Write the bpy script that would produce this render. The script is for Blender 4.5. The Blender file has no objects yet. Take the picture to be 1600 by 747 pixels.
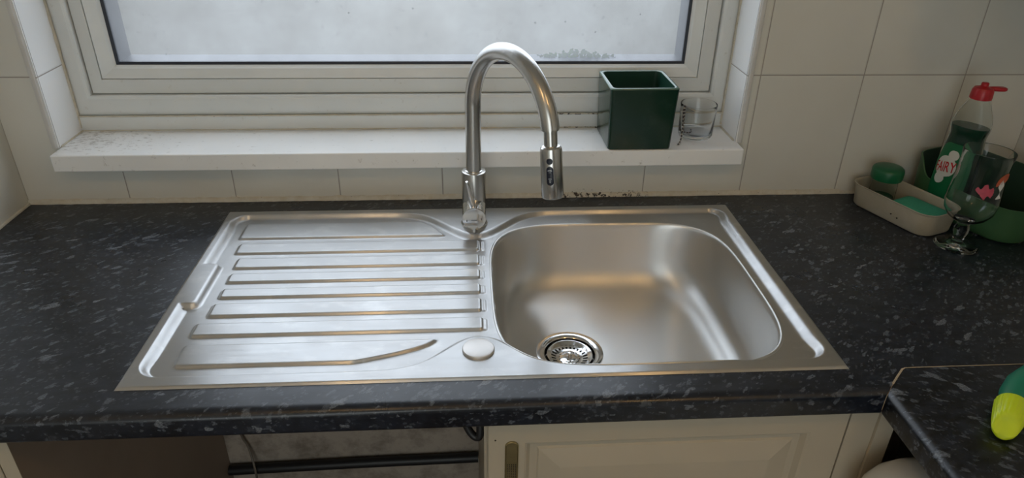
import bpy, bmesh, math, random
from mathutils import Vector, Matrix
random.seed(4)
PI = math.pi
S = bpy.context.scene
COL = S.collection

# ------------------------------------------------------------------ camera, light, exposure
cam_d = bpy.data.cameras.new('camera')
cam_d.sensor_fit = 'HORIZONTAL'; cam_d.sensor_width = 36
cam_d.lens = 1087.84 / 1600 * 36
cam_d.clip_start = 0.02
cam = bpy.data.objects.new('camera', cam_d); COL.objects.link(cam)
_r = Vector((0.99786186, -0.06358845, 0.0151068)); _u = Vector((0.01741176, 0.48142179, 0.87631609)); _f = Vector((0.06299632, 0.87417937, -0.48149963))
cam.matrix_world = Matrix(((_r.x, _u.x, -_f.x, 0.44795), (_r.y, _u.y, -_f.y, -0.70498), (_r.z, _u.z, -_f.z, 0.59683), (0, 0, 0, 1)))
S.camera = cam
S.view_settings.view_transform = 'Standard'; S.view_settings.look = 'None'
S.view_settings.gamma = 1; S.view_settings.use_curve_mapping = False
S.view_settings.exposure = 0.0
try:
    S.cycles.use_denoising = True
    S.cycles.max_bounces = 10; S.cycles.transparent_max_bounces = 16
    S.cycles.sample_clamp_indirect = 6
except Exception: pass

W = bpy.data.worlds.new('overcast_sky'); S.world = W; W.use_nodes = True
nt = W.node_tree; nt.nodes.clear()
wo = nt.nodes.new('ShaderNodeOutputWorld'); bg = nt.nodes.new('ShaderNodeBackground')
tc = nt.nodes.new('ShaderNodeTexCoord'); sx = nt.nodes.new('ShaderNodeSeparateXYZ'); rp = nt.nodes.new('ShaderNodeValToRGB')
mr = nt.nodes.new('ShaderNodeMapRange'); mr.inputs['From Min'].default_value = -1; mr.inputs['From Max'].default_value = 1
nt.links.new(tc.outputs['Generated'], sx.inputs[0]); nt.links.new(sx.outputs['Z'], mr.inputs['Value'])
nt.links.new(mr.outputs[0], rp.inputs[0]); nt.links.new(rp.outputs[0], bg.inputs[0]); nt.links.new(bg.outputs[0], wo.inputs[0])
rp.color_ramp.elements[0].position = 0.44; rp.color_ramp.elements[0].color = (0.086, 0.090, 0.088, 1)
rp.color_ramp.elements[1].position = 0.545; rp.color_ramp.elements[1].color = (0.82, 0.90, 1.02, 1)
_e = rp.color_ramp.elements.new(1.0); _e.color = (1.15, 1.27, 1.42, 1)
bg.inputs['Strength'].default_value = 3.3
# added fill light behind the viewer, brightening the room side of everything
ad = bpy.data.lights.new('added_fill_light', 'AREA'); ad.shape = 'RECTANGLE'; ad.size = 1.0; ad.size_y = 1.7; ad.energy = 11.0; ad.color = (.93, 1.0, 1.0)
ao = bpy.data.objects.new('added_fill_light', ad); COL.objects.link(ao); ao.location = (.25, -2.27, .35); ao.rotation_euler = (math.radians(90), 0, 0)

LAMPS = [((0.05, -0.95, 1.40), 23.0, 'warm round ceiling lamp, the one nearer the left wall'), ((1.08, -0.95, 1.40), 24.0, 'warm round ceiling lamp, the one nearer the right wall')]

# ------------------------------------------------------------------ helpers
def add(name, me, parent=None, label=None, cat=None, group=None, kind=None):
    o = bpy.data.objects.new(name, me); COL.objects.link(o)
    if parent is not None: o.parent = parent
    if label: o['label'] = label
    if cat: o['category'] = cat
    if group: o['group'] = group
    if kind: o['kind'] = kind
    return o
def thing(name, loc, label, cat, group=None, kind=None):
    o = add(name, None, None, label, cat, group, kind); o.location = loc; return o
def worldloc(o):
    v = Vector((0, 0, 0))
    while o is not None: v += o.location; o = o.parent
    return v
def mk(name, verts, faces, mat, parent=None, smooth=True, bevel=0, seg=2, angle=35, merge=False, fmats=None, **kw):
    off = worldloc(parent) if parent is not None else Vector((0, 0, 0))
    me = bpy.data.meshes.new(name)
    me.from_pydata([(v[0]-off.x, v[1]-off.y, v[2]-off.z) for v in verts], [], faces)
    for m in (mat if isinstance(mat, (list, tuple)) else [mat]): me.materials.append(m)
    if fmats:
        for p, i in zip(me.polygons, fmats): p.material_index = i
    bm = bmesh.new(); bm.from_mesh(me)
    if merge: bmesh.ops.remove_doubles(bm, verts=bm.verts, dist=1e-5)
    bmesh.ops.recalc_face_normals(bm, faces=bm.faces); bm.to_mesh(me); bm.free()
    o = add(name, me, parent, **kw)
    if bevel:
        b = o.modifiers.new('bevel', 'BEVEL'); b.width = bevel; b.segments = seg; b.limit_method = 'ANGLE'; b.angle_limit = math.radians(40)
    if smooth:
        for p in me.polygons: p.use_smooth = True
        me.set_sharp_from_angle(angle=math.radians(angle)) if not bevel else None
        if bevel:
            w = o.modifiers.new('wn', 'WEIGHTED_NORMAL'); w.keep_sharp = False
    return o
def boxg(x0, x1, y0, y1, z0, z1):
    v = [(x, y, z) for z in (z0, z1) for x, y in ((x0, y0), (x1, y0), (x1, y1), (x0, y1))]
    f = [(0, 3, 2, 1), (4, 5, 6, 7), (0, 1, 5, 4), (1, 2, 6, 5), (2, 3, 7, 6), (3, 0, 4, 7)]
    return v, f
def join(*geos):
    V, F = [], []
    for v, f in geos:
        n = len(V); V += list(v); F += [tuple(i+n for i in q) for q in f]
    return V, F
def box(name, b, mat, parent=None, bevel=0, **kw):
    v, f = boxg(*b); return mk(name, v, f, mat, parent, bevel=bevel, smooth=bool(bevel), **kw)
def latheg(prof, c=(0, 0, 0), seg=48, cap0=True, close=False):
    V = []; F = []; n = len(prof)
    for r, h in prof:
        for k in range(seg):
            a = 2*PI*k/seg; V.append((c[0]+r*math.cos(a), c[1]+r*math.sin(a), c[2]+h))
    for i in range(n-1 if not close else n):
        j = (i+1) % n
        for k in range(seg):
            l = (k+1) % seg; F.append((i*seg+k, i*seg+l, j*seg+l, j*seg+k))
    if not close:
        if cap0 and prof[0][0] > 1e-6: F.append(tuple(range(seg))[::-1])
        if prof[-1][0] > 1e-6: F.append(tuple((n-1)*seg+k for k in range(seg)))
    return V, F
def orient(geo, origin, direction, up=(0, 0, 1)):
    """maps local z onto direction, local origin onto origin; local x is kept level"""
    z = Vector(direction).normalized(); x = Vector(up).cross(z)
    if x.length < 1e-4: x = Vector((1, 0, 0))
    x.normalize(); y = z.cross(x); o = Vector(origin)
    return [tuple(o + x*v[0] + y*v[1] + z*v[2]) for v in geo[0]], geo[1]
def tubeg(path, rad, seg=20, cap=True):
    path = [Vector(p) for p in path]; n = len(path)
    if not isinstance(rad, (list, tuple)): rad = [rad]*n
    V = []; F = []
    t0 = (path[1]-path[0]).normalized(); ref = Vector((0, 0, 1)) if abs(t0.z) < .9 else Vector((1, 0, 0))
    nrm = (ref - t0*ref.dot(t0)).normalized()
    for i, p in enumerate(path):
        t = (path[min(i+1, n-1)]-path[max(i-1, 0)]).normalized()
        nrm = (nrm - t*nrm.dot(t)).normalized(); b = t.cross(nrm)
        for k in range(seg):
            a = 2*PI*k/seg; V.append(tuple(p + (nrm*math.cos(a)+b*math.sin(a))*rad[i]))
    for i in range(n-1):
        for k in range(seg):
            l = (k+1) % seg; F.append((i*seg+k, i*seg+l, (i+1)*seg+l, (i+1)*seg+k))
    if cap: F.append(tuple(range(seg))[::-1]); F.append(tuple((n-1)*seg+k for k in range(seg)))
    return V, F
def loftg(rings, capa=True, capb=True, closed=True):
    V = []; F = []; m = len(rings[0])
    for r in rings: V += list(r)
    for i in range(len(rings)-1):
        for k in range(m if closed else m-1):
            l = (k+1) % m; F.append((i*m+k, i*m+l, (i+1)*m+l, (i+1)*m+k))
    if capa: F.append(tuple(range(m))[::-1])
    if capb: F.append(tuple((len(rings)-1)*m+k for k in range(m)))
    return V, F
def rrect(cx, cy, hx, hy, r, z, ang=0, n=8):
    pts = []
    for qx, qy, a0 in ((1, 1, 0), (-1, 1, 90), (-1, -1, 180), (1, -1, 270)):
        for k in range(n+1):
            a = math.radians(a0 + 90*k/n)
            x = qx*(hx-r)+r*math.cos(a); y = qy*(hy-r)+r*math.sin(a)
            pts.append((cx+x*math.cos(ang)-y*math.sin(ang), cy+x*math.sin(ang)+y*math.cos(ang), z))
    return pts
def rect_loops(loops, fill=False):
    """loops: (x0,x1,z0,z1,y): concentric upright rectangles, mitred corners"""
    V = []; F = []
    for x0, x1, z0, z1, y in loops: V += [(x0, y, z0), (x1, y, z0), (x1, y, z1), (x0, y, z1)]
    for i in range(len(loops)-1):
        for k in range(4):
            l = (k+1) % 4; F.append((i*4+k, i*4+l, i*4+4+l, i*4+4+k))
    if fill: n = 4*(len(loops)-1); F.append((n, n+1, n+2, n+3))
    return V, F

# ------------------------------------------------------------------ materials
class NT:
    def __init__(s, name):
        s.m = bpy.data.materials.new(name); s.m.use_nodes = True; s.t = s.m.node_tree; s.t.nodes.clear()
        s.out = s.n('ShaderNodeOutputMaterial')
    def n(s, typ, **kw):
        nd = s.t.nodes.new(typ)
        for k, v in kw.items(): setattr(nd, k, v)
        return nd
    def l(s, a, b): s.t.links.new(a, b)
    def math(s, op, a, b=None, c=None, clamp=False):
        nd = s.n('ShaderNodeMath', operation=op); nd.use_clamp = clamp
        for i, x in enumerate((a, b, c)):
            if x is None: continue
            if isinstance(x, (int, float)): nd.inputs[i].default_value = x
            else: s.l(x, nd.inputs[i])
        return nd.outputs[0]
    def pos(s, scale=(1, 1, 1), rot=(0, 0, 0), loc=(0, 0, 0)):
        g = s.n('ShaderNodeNewGeometry'); mp = s.n('ShaderNodeMapping')
        mp.inputs['Scale'].default_value = scale; mp.inputs['Rotation'].default_value = rot; mp.inputs['Location'].default_value = loc
        s.l(g.outputs['Position'], mp.inputs[0]); return mp.outputs[0]
    def noise(s, vec, scale, detail=2, rough=.5):
        nd = s.n('ShaderNodeTexNoise'); nd.inputs['Scale'].default_value = scale; nd.inputs['Detail'].default_value = detail
        nd.inputs['Roughness'].default_value = rough; s.l(vec, nd.inputs['Vector']); return nd.outputs['Fac']
    def mapr(s, v, a, b, c=0., d=1.):
        nd = s.n('ShaderNodeMapRange'); s.l(v, nd.inputs['Value'])
        for k, x in zip(('From Min', 'From Max', 'To Min', 'To Max'), (a, b, c, d)): nd.inputs[k].default_value = x
        return nd.outputs[0]
    def mix(s, fac, a, b):
        nd = s.n('ShaderNodeMix', data_type='RGBA')
        if isinstance(fac, (int, float)): nd.inputs[0].default_value = fac
        else: s.l(fac, nd.inputs[0])
        for i, x in ((6, a), (7, b)):
            if isinstance(x, tuple): nd.inputs[i].default_value = (*x[:3], 1)
            else: s.l(x, nd.inputs[i])
        return nd.outputs[2]
    def bump(s, h, strength=.3, dist=.001):
        nd = s.n('ShaderNodeBump'); nd.inputs['Strength'].default_value = strength; nd.inputs['Distance'].default_value = dist
        s.l(h, nd.inputs['Height']); return nd.outputs[0]
    def bsdf(s, color=None, rough=.5, metal=0, normal=None, link=True, **kw):
        b = s.n('ShaderNodeBsdfPrincipled')
        def put(k, x):
            if x is None: return
            if isinstance(x, tuple): b.inputs[k].default_value = (*x[:3], 1)
            elif isinstance(x, (int, float)): b.inputs[k].default_value = x
            else: s.l(x, b.inputs[k])
        put('Base Color', color); put('Roughness', rough); put('Metallic', metal)
        if normal is not None: s.l(normal, b.inputs['Normal'])
        for k, x in kw.items(): put(k, x)
        if link: s.l(b.outputs[0], s.out.inputs[0])
        return b
def plain(name, color, rough=.5, metal=0, var=.06, scale=30, bump=0, **kw):
    t = NT(name); n = t.noise(t.pos(), scale, 3)
    c2 = tuple(max(0, c*(1-var*3)) for c in color)
    col = t.mix(t.mapr(n, .3, .75), c2, color) if var else color
    nm = t.bump(n, bump, .0006) if bump else None
    t.bsdf(col, rough, metal, nm, **kw); return t.m

def steel(name, base=(.60, .60, .60), rough=.27, tan=(0, 1, 0), aniso=.0, stain=True, streak=.02, grain=(9, 420, 420)):
    """brushed metal: tan is the direction across the grain, the one reflections spread along"""
    t = NT(name)
    st = t.noise(t.pos(grain), 1.0, 2)
    big = t.noise(t.pos(), 9, 4, .6)
    r = t.math('ADD', t.mapr(st, .3, .7, rough-streak, rough+streak), t.mapr(big, .35, .7, -.02, .05 if stain else 0))
    col = base
    if stain:
        sp = t.noise(t.pos((.6, 1, 1)), 30, 4, .6)
        col = t.mix(t.mapr(sp, .54, .66, 0, .4), base, (.72, .72, .71))
    b = t.bsdf(col, r, 1)
    if aniso:
        b.inputs['Anisotropic'].default_value = aniso
        cv = t.n('ShaderNodeCombineXYZ')
        for k in range(3): cv.inputs[k].default_value = tan[k]
        t.l(cv.outputs[0], b.inputs['Tangent'])
    return t.m
M_deck = steel('brushed_steel_deck', (.56, .565, .57), .33, (0, 1, 0), .88)
M_bowl = steel('brushed_steel_bowl', (.72, .72, .71), .35, (0, .9, .45), .9, True)
M_tap = steel('brushed_steel_tap', (.56, .55, .53), .27, (0, 0, 1), 0, False, .004)
M_tapx = steel('satin_steel_plain', (.58, .57, .55), .24, (1, 0, 0), 0, False, .004)
M_chrome = steel('polished_steel', (.75, .75, .75), .13, (1, 0, 0), 0, False, .01)
M_cover = plain('matt_nickel', (.68, .66, .64), .42, .75, .02, 60)

# dark laminate with pale mineral flecks
def laminate(name, ang, base=(.0035, .0055, .0105)):
    t = NT(name)
    def flecks(scale, sx, thr, rmax, a, seed):
        m2 = t.n('ShaderNodeMapping'); m2.inputs['Scale'].default_value = (1/sx, 1, 1); t.l(t.pos((1, 1, 1), (0, 0, -a), (seed, seed*.7, 0)), m2.inputs[0]); p = m2.outputs[0]
        nz = t.n('ShaderNodeTexNoise'); nz.inputs['Scale'].default_value = scale*1.6; nz.inputs['Detail'].default_value = 3; t.l(p, nz.inputs['Vector'])
        vm = t.n('ShaderNodeVectorMath', operation='SCALE'); t.l(nz.outputs['Color'], vm.inputs[0]); vm.inputs['Scale'].default_value = 1.4/scale
        va = t.n('ShaderNodeVectorMath', operation='ADD'); t.l(p, va.inputs[0]); t.l(vm.outputs[0], va.inputs[1])
        v = t.n('ShaderNodeTexVoronoi'); v.inputs['Scale'].default_value = scale; t.l(va.outputs[0], v.inputs['Vector'])
        sc = t.n('ShaderNodeSeparateColor'); t.l(v.outputs['Color'], sc.inputs[0])
        on = t.math('GREATER_THAN', sc.outputs[0], thr)
        rad = t.math('MULTIPLY', sc.outputs[1], rmax)
        ins = t.mapr(t.math('SUBTRACT', rad, v.outputs['Distance']), -.02, .05)
        return t.math('MULTIPLY', t.math('MULTIPLY', on, ins), t.mapr(sc.outputs[2], 0, 1, .25, 1)), nz
    f1, _ = flecks(74, 2.3, .74, .44, ang, 5.3)
    f2, _ = flecks(130, 2.2, .40, .50, ang+.35, 8.1)
    f3, _ = flecks(230, 1.6, .35, .5, ang, 11.7)
    inner = t.noise(t.pos(), 420, 4, .7)
    m1 = t.noise(t.pos((1, 2.2, 1), (0, 0, ang)), 26, 6, .7)
    c = t.mix(t.mapr(m1, .42, .7, 0, 1), base, (.016, .021, .034))
    c = t.mix(t.math('MULTIPLY', f3, .6), c, (.085, .10, .125))
    c = t.mix(t.math('MULTIPLY', f2, t.mapr(inner, .35, .6, .2, .9)), c, (.14, .16, .19))
    c = t.mix(t.math('MULTIPLY', f1, t.mapr(inner, .35, .62, .2, .95)), c, (.22, .245, .28))
    sm = t.noise(t.pos(), 7, 5, .6)
    r = t.math('ADD', t.mapr(sm, .3, .7, .25, .38), t.math('MULTIPLY', f1, .05))
    t.bsdf(c, r, 0, t.bump(inner, .05, .0004), **{'Specular IOR Level': .62}); return t.m
M_lam = laminate('dark_flecked_laminate', .45)
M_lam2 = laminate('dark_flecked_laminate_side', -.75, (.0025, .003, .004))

# glossy cream tiles, 200 x 250 mm, laid out from the sink's left end
def tile(name, ca, cb_):
    t = NT(name); g = t.n('ShaderNodeNewGeometry')
    p = t.n('ShaderNodeSeparateXYZ'); t.l(g.outputs['Position'], p.inputs[0])
    nn = t.n('ShaderNodeSeparateXYZ'); t.l(g.outputs['True Normal'], nn.inputs[0])
    side = t.math('GREATER_THAN', t.math('ABSOLUTE', nn.outputs['X']), .6)
    u = t.math('ADD', t.math('MULTIPLY', p.outputs['X'], t.math('SUBTRACT', 1, side)), t.math('MULTIPLY', t.math('SUBTRACT', p.outputs['Y'], .5515), side))
    def line(c, size, off, w):
        m = t.math('PINGPONG', t.math('ADD', c, off), size/2)
        a = t.mapr(t.math('SUBTRACT', size/2, m), 0, 1, 0, 1)
        return m
    du = t.math('PINGPONG', u, .1); dv = t.math('PINGPONG', t.math('SUBTRACT', p.outputs['Z'], .245), .125)
    d = t.math('MINIMUM', du, dv)
    gm = t.mapr(d, .0007, .0013, 1, 0)
    cell = t.n('ShaderNodeTexWhiteNoise', noise_dimensions='3D')
    cb = t.n('ShaderNodeCombineXYZ'); t.l(t.math('FLOOR', t.math('DIVIDE', u, .2)), cb.inputs[0]); t.l(t.math('FLOOR', t.math('DIVIDE', t.math('SUBTRACT', p.outputs['Z'], .245), .25)), cb.inputs[1])
    t.l(cb.outputs[0], cell.inputs['Vector'])
    big = t.noise(t.pos(), 5, 4)
    col = t.mix(t.mapr(big, .3, .7), ca, cb_)
    col = t.mix(t.mapr(cell.outputs['Value'], 0, 1, 0, .25), col, tuple(c*.93 for c in ca))
    # old brown spatter low on the wall behind the tap
    sp = t.noise(t.pos(), 160, 4, .7)
    low = t.math('MULTIPLY', t.mapr(p.outputs['Z'], .004, .022, 1, 0), t.math('MULTIPLY', t.mapr(p.outputs['X'], .60, .64, 0, 1), t.mapr(p.outputs['X'], .78, .83, 1, 0)))
    msk = t.mapr(t.math('ADD', sp, t.math('MULTIPLY', low, .14)), .655, .68, 0, 1)
    msk = t.math('MULTIPLY', msk, low)
    yl = t.math('MULTIPLY', t.mapr(p.outputs['Z'], .0, .03, .5, 0), t.mapr(big, .35, .6))
    col = t.mix(yl, col, (.60, .53, .40))
    col = t.mix(gm, col, (.34, .31, .28)); col = t.mix(msk, col, (.03, .018, .012))
    r = t.mix(gm, (.16,)*3, (.8,)*3)
    hb = t.mapr(d, .0007, .003, 0, 1)
    wv = t.noise(t.pos(), 14, 2)
    nm = t.bump(t.math('ADD', hb, t.math('MULTIPLY', wv, .5)), .35, .0012)
    t.bsdf(col, r, 0, nm); return t.m
M_tile = tile('cream_wall_tile', (.64, .63, .575), (.70, .70, .65))
M_tile_lit = tile('lit_reveal_tile', (.85, .86, .86), (.89, .90, .90))  # reveal tiles whitened to stand in for window light falling across them
M_trim = plain('white_tile_trim', (.62, .61, .59), .35, 0, .03, 40)
def sealant():
    t = NT('yellowed_sealant'); n = t.noise(t.pos(), 60, 4, .65); n2 = t.noise(t.pos((1, 1, 1), (0, 0, 0), (3, 1, 0)), 130, 5, .7)
    p = t.n('ShaderNodeSeparateXYZ'); g = t.n('ShaderNodeNewGeometry'); t.l(g.outputs['Position'], p.inputs[0])
    near = t.math('MULTIPLY', t.mapr(p.outputs['X'], .60, .64), t.mapr(p.outputs['X'], .80, .84, 1, 0))
    m = t.mapr(t.math('ADD', n2, t.math('MULTIPLY', near, .13)), .655, .69)
    col = t.mix(t.mapr(n, .35, .65), (.52, .47, .37), (.60, .57, .49))
    t.bsdf(t.mix(m, col, (.03, .02, .015)), .5, 0, t.bump(n2, .5, .001)); return t.m
M_seal = sealant()
def stained_white(name, base, stain, rough, x0, x1, y0, y1, amt=.6):
    t = NT(name); g = t.n('ShaderNodeNewGeometry'); p = t.n('ShaderNodeSeparateXYZ'); t.l(g.outputs['Position'], p.inputs[0])
    n = t.noise(t.pos((1, 1.6, 1)), 70, 6, .72); n1 = t.noise(t.pos(), 8, 3)
    zone = t.math('MULTIPLY', t.mapr(p.outputs['X'], x0, x1, 1, 0), t.mapr(p.outputs['Y'], y0, y1))
    m = t.math('MULTIPLY', t.mapr(t.math('ADD', n, t.math('MULTIPLY', zone, .12)), .62, .72), amt)
    col = t.mix(t.mapr(n1, .3, .7), tuple(c*.94 for c in base), base)
    t.bsdf(t.mix(m, col, stain), rough, 0); return t.m
M_sill = stained_white('white_sill_board', (.88, .89, .89), (.22, .19, .15), .30, -.25, -.05, .50, .56)
M_upvc = stained_white('white_upvc', (.70, .725, .715), (.35, .31, .22), .32, -.6, -.5, .5, .6, .4)
M_upvc2 = plain('white_upvc_bead', (.74, .765, .755), .3, 0, .02, 20)
M_gask = plain('dark_window_gasket', (.018, .024, .04), .5, 0, .05)
def pane():
    t = NT('dirty_frosted_pane')
    n1 = t.noise(t.pos(), 7, 5, .65); sp = t.n('ShaderNodeTexVoronoi'); sp.inputs['Scale'].default_value = 34; t.l(t.pos(), sp.inputs['Vector'])
    sc = t.n('ShaderNodeSeparateColor'); t.l(sp.outputs['Color'], sc.inputs[0])
    spot = t.math('MULTIPLY', t.math('GREATER_THAN', sc.outputs[0], .80), t.mapr(t.math('SUBTRACT', t.math('MULTIPLY', sc.outputs[1], .10), sp.outputs['Distance']), -.01, .02))
    n2 = t.noise(t.pos(), 90, 4, .7)
    dirt = t.mapr(n2, .62, .75, 0, .25)
    d = t.math('MAXIMUM', t.math('MULTIPLY', spot, .55), dirt)
    col = t.mix(t.mapr(n1, .3, .7), (.83, .83, .825), (.93, .94, .94)); col = t.mix(d, col, (.30, .30, .30))
    tr = t.n('ShaderNodeBsdfTranslucent'); tp = t.n('ShaderNodeBsdfTransparent'); gl = t.n('ShaderNodeBsdfGlossy'); gl.inputs['Roughness'].default_value = .25
    t.l(col, tr.inputs[0]); t.l(col, tp.inputs[0])
    m1 = t.n('ShaderNodeMixShader'); m1.inputs[0].default_value = .86; t.l(tr.outputs[0], m1.inputs[1]); t.l(tp.outputs[0], m1.inputs[2])
    m2 = t.n('ShaderNodeMixShader'); m2.inputs[0].default_value = .05; t.l(m1.outputs[0], m2.inputs[1]); t.l(gl.outputs[0], m2.inputs[2])
    t.l(m2.outputs[0], t.out.inputs[0]); return t.m
M_pane = pane()
def dirty(name, base, dark, scale, a=.4, b=.65, rough=.8):
    t = NT(name); n = t.noise(t.pos(), scale, 6, .7)
    t.bsdf(t.mix(t.mapr(n, a, b), base, dark), rough, 0, t.bump(n, .4, .002)); return t.m
M_plaster = dirty('grubby_plaster', (.42, .36, .30), (.16, .13, .10), 14, .45, .75)
M_floor = dirty('worn_brown_floor', (.17, .12, .085), (.07, .05, .04), 5, .3, .7, .5)
M_ceiling = plain('warm_white_ceiling', (.64, .63, .59), .9, 0, .02, 4)
M_paint = plain('warm_beige_wall_paint', (.42, .40, .36), .8, 0, .03, 3)
M_panel = plain('cream_cabinet_board', (.50, .44, .34), .42, 0, .03, 12)
M_panel_dark = plain('brown_cabinet_side', (.34, .27, .22), .55, 0, .04, 9)
M_edge = plain('tan_board_edge', (.50, .40, .27), .6, 0, .08, 90)
M_door = plain('cream_door_foil', (.50, .44, .34), .35, 0, .03, 9)
M_black = plain('black_rubber', (.012, .012, .013), .45, 0, .05)
M_cable = plain('grey_cable', (.16, .13, .10), .5, 0, .05)
M_dark = plain('dark_recess', (.02, .018, .016), .8, 0, 0)
M_pot = NT('dark_green_glaze')
_n = M_pot.noise(M_pot.pos(), 26, 5, .7)
M_pot.bsdf(M_pot.mix(M_pot.mapr(_n, .55, .75, 0, .35), (.008, .034, .021), (.035, .070, .052)), M_pot.mapr(_n, .3, .7, .09, .22), 0, M_pot.bump(_n, .03, .001))
M_pot = M_pot.m
M_potin = plain('dark_green_inside', (.012, .05, .032), .3, 0, .05)
M_potrim = plain('worn_green_rim', (.10, .17, .13), .16, 0, .06, 60)
def glass(name, color=(1, 1, 1), rough=.0, ior=1.45):
    t = NT(name); n = t.noise(t.pos(), 40, 3)
    t.bsdf(color, t.mapr(n, .5, .8, rough, rough+.02), 0, None, **{'Transmission Weight': 1.0, 'IOR': ior}); return t.m
M_glass = glass('clear_glass', (.985, .995, .995), 0, 1.30)
M_plastic = glass('clear_bottle_plastic', (.93, .95, .93), .02, 1.2)
M_jamglass = glass('clear_jar_plastic', (.9, .93, .9), .05, 1.3)
def liquid():
    t = NT('green_liquid'); n = t.noise(t.pos(), 20, 2)
    t.bsdf(t.mix(n, (.002, .040, .022), (.003, .055, .030)), .12, 0); return t.m
M_liquid = liquid()
M_red = plain('red_plastic', (.42, .010, .018), .35, 0, .03)
M_lid = plain('green_lid_plastic', (.006, .12, .045), .38, 0, .04)
M_caddy = plain('sage_green_plastic', (.050, .135, .055), .42, 0, .04, 15)
M_caddyin = plain('dark_green_inner', (.022, .055, .035), .5, 0, .04, 15)
M_tray = dirty('old_cream_enamel', (.46, .42, .33), (.36, .31, .22), 12, .4, .8, .38)
M_sponge = plain('turquoise_sponge', (.055, .40, .26), .8, 0, .06, 180, .6)
M_lab = plain('green_label', (.004, .15, .055), .35, 0, .02)
M_white = plain('white_print', (.70, .72, .70), .4, 0, 0)
M_redp = plain('red_print', (.55, .02, .03), .4, 0, 0)
M_pink = plain('pink_print', (.60, .09, .14), .5, 0, .1, 90)
M_orange = plain('orange_print', (.55, .12, .05), .5, 0, .1, 90)
M_yel = plain('lime_yellow_plastic', (.62, .78, .02), .32, 0, .03)
M_yelflap = plain('lime_flap_plastic', (.42, .66, .02), .25, 0, .03)
M_teal = plain('teal_green_plastic', (.012, .20, .12), .3, 0, .05)
M_wcase = plain('white_glossy_casing', (.90, .90, .89), .2, 0, .02, 8)
M_brass = plain('dull_brass', (.40, .33, .17), .35, .8, .08, 60)
M_mesh = plain('dark_mesh', (.07, .06, .06), .5, .5, .05)
M_bead = plain('dark_bead', (.03, .02, .02), .3, 0, 0)
M_beadw = plain('pale_bead', (.55, .52, .46), .3, 0, 0)
M_button = plain('navy_black_button', (.008, .012, .028), .3, 0, 0)
M_icon = plain('pale_icon_print', (.45, .50, .55), .5, 0, 0)

# ------------------------------------------------------------------ the setting
XL, XR, YB, YF, ZF, ZC = -.388, 1.556, .5515, -2.3, -.9, 1.5
def struct(name, geo, mat, smooth=False, **kw): return mk(name, geo[0], geo[1], mat, None, smooth=smooth, kind='structure', **kw)
struct('floor', boxg(XL-.1, XR+.1, YF-.1, YB+.1, ZF-.05, ZF), M_floor)
struct('ceiling', boxg(XL-.1, XR+.1, YF-.1, .75, ZC, ZC+.05), M_ceiling)
struct('wall_left', boxg(XL-.1, XL, YF, .75, ZF, ZC), M_tile)
struct('wall_right', boxg(XR, XR+.1, YF, .75, ZF, ZC), M_tile)
struct('wall_front', boxg(XL-.1, XR+.1, YF-.1, YF, ZF, ZC), M_paint)
RX0, RX1, RZ1 = -.302, .975, 1.15      # window opening
lowf = boxg(XL, XR, YB, .705, ZF, -.03)
wall = join(lowf, boxg(XL, RX0, YB, .705, -.03, ZC), boxg(RX1, XR, YB, .705, -.03, ZC), boxg(RX0, RX1, YB, .705, -.03, .084), boxg(RX0, RX1, YB, .705, RZ1, ZC))
struct('wall_back', wall, [M_tile, M_plaster], fmats=[1]*6+[0]*24)

struct('trim_13', boxg(RX0, RX0+.002, YB-.003, .66, .1138, RZ1), M_tile_lit)
struct('trim_14', boxg(RX1-.002, RX1, YB-.003, .66, .1138, RZ1), M_tile_lit)
# tile trims on the reveal corners, sealant lines
def qtrim(name, x, s, z0, z1):
    prof = [(x, .5515), (x, .5475), (x+s*.0015, .5455), (x+s*.004, .5448), (x+s*.008, .5452), (x+s*.0095, .5475), (x+s*.0095, .5515)]
    struct(name, loftg([[(a, b, z) for a, b in prof] for z in (z0, z1)]), M_trim, smooth=True)
qtrim('trim_1', RX0, -1, .1135, RZ1); qtrim('trim_2', RX1, 1, .1135, RZ1)
def bead(name, pts, r=.003):
    n = 60; path = []
    for (a, b) in zip(pts[:-1], pts[1:]):
        for k in range(n): path.append(Vector(a).lerp(Vector(b), k/n) + Vector((0, random.uniform(-1, 1)*r*.12, random.uniform(-1, 1)*r*.12)))
    path.append(Vector(pts[-1]))
    g = tubeg(path, [r*random.uniform(.85, 1.15) for _ in path], 8)
    return struct(name, g, M_seal, smooth=True)
def cove(name, x0, x1, y, z, h):   # sealant fillet between worktop and wall
    n = 160; rings = []
    for k in range(n+1):
        x = x0+(x1-x0)*k/n; hh = h*random.uniform(.88, 1.1); d = .0055*random.uniform(.9, 1.15)
        rings.append([(x, y, z), (x, y-d, z), (x, y-d*.9, z+hh*.35), (x, y-d*.35, z+hh*.9), (x, y, z+hh)])
    struct(name, loftg(rings), M_seal, smooth=True)
cove('trim_3', XL, 1.21, YB, .0003, .0085)
cove('trim_9', 1.21, XR, YB, .0003, .005)
bead('trim_4', [(XL+.001, -.2, .001), (XL+.001, YB, .001)], .0035)
bead('trim_5', [(RX0+.001, .640, .12), (RX0+.001, .640, RZ1)], .0042)
bead('trim_6', [(RX1-.001, .640, .12), (RX1-.001, .640, RZ1)], .0045)
bead('trim_7', [(RX0+.002, .636, .1135), (RX0+.002, .556, .1135)], .0022)
bead('trim_8', [(RX1-.002, .636, .1135), (RX1-.002, .556, .1135)], .0028)
bead('trim_10', [(RX0+.002, .6382, .1148), (RX1-.002, .6382, .1148)], .0014)
bead('trim_11', [(RX0+.002, .6375, .1437), (RX1-.002, .6375, .1437)], .0016)

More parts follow.
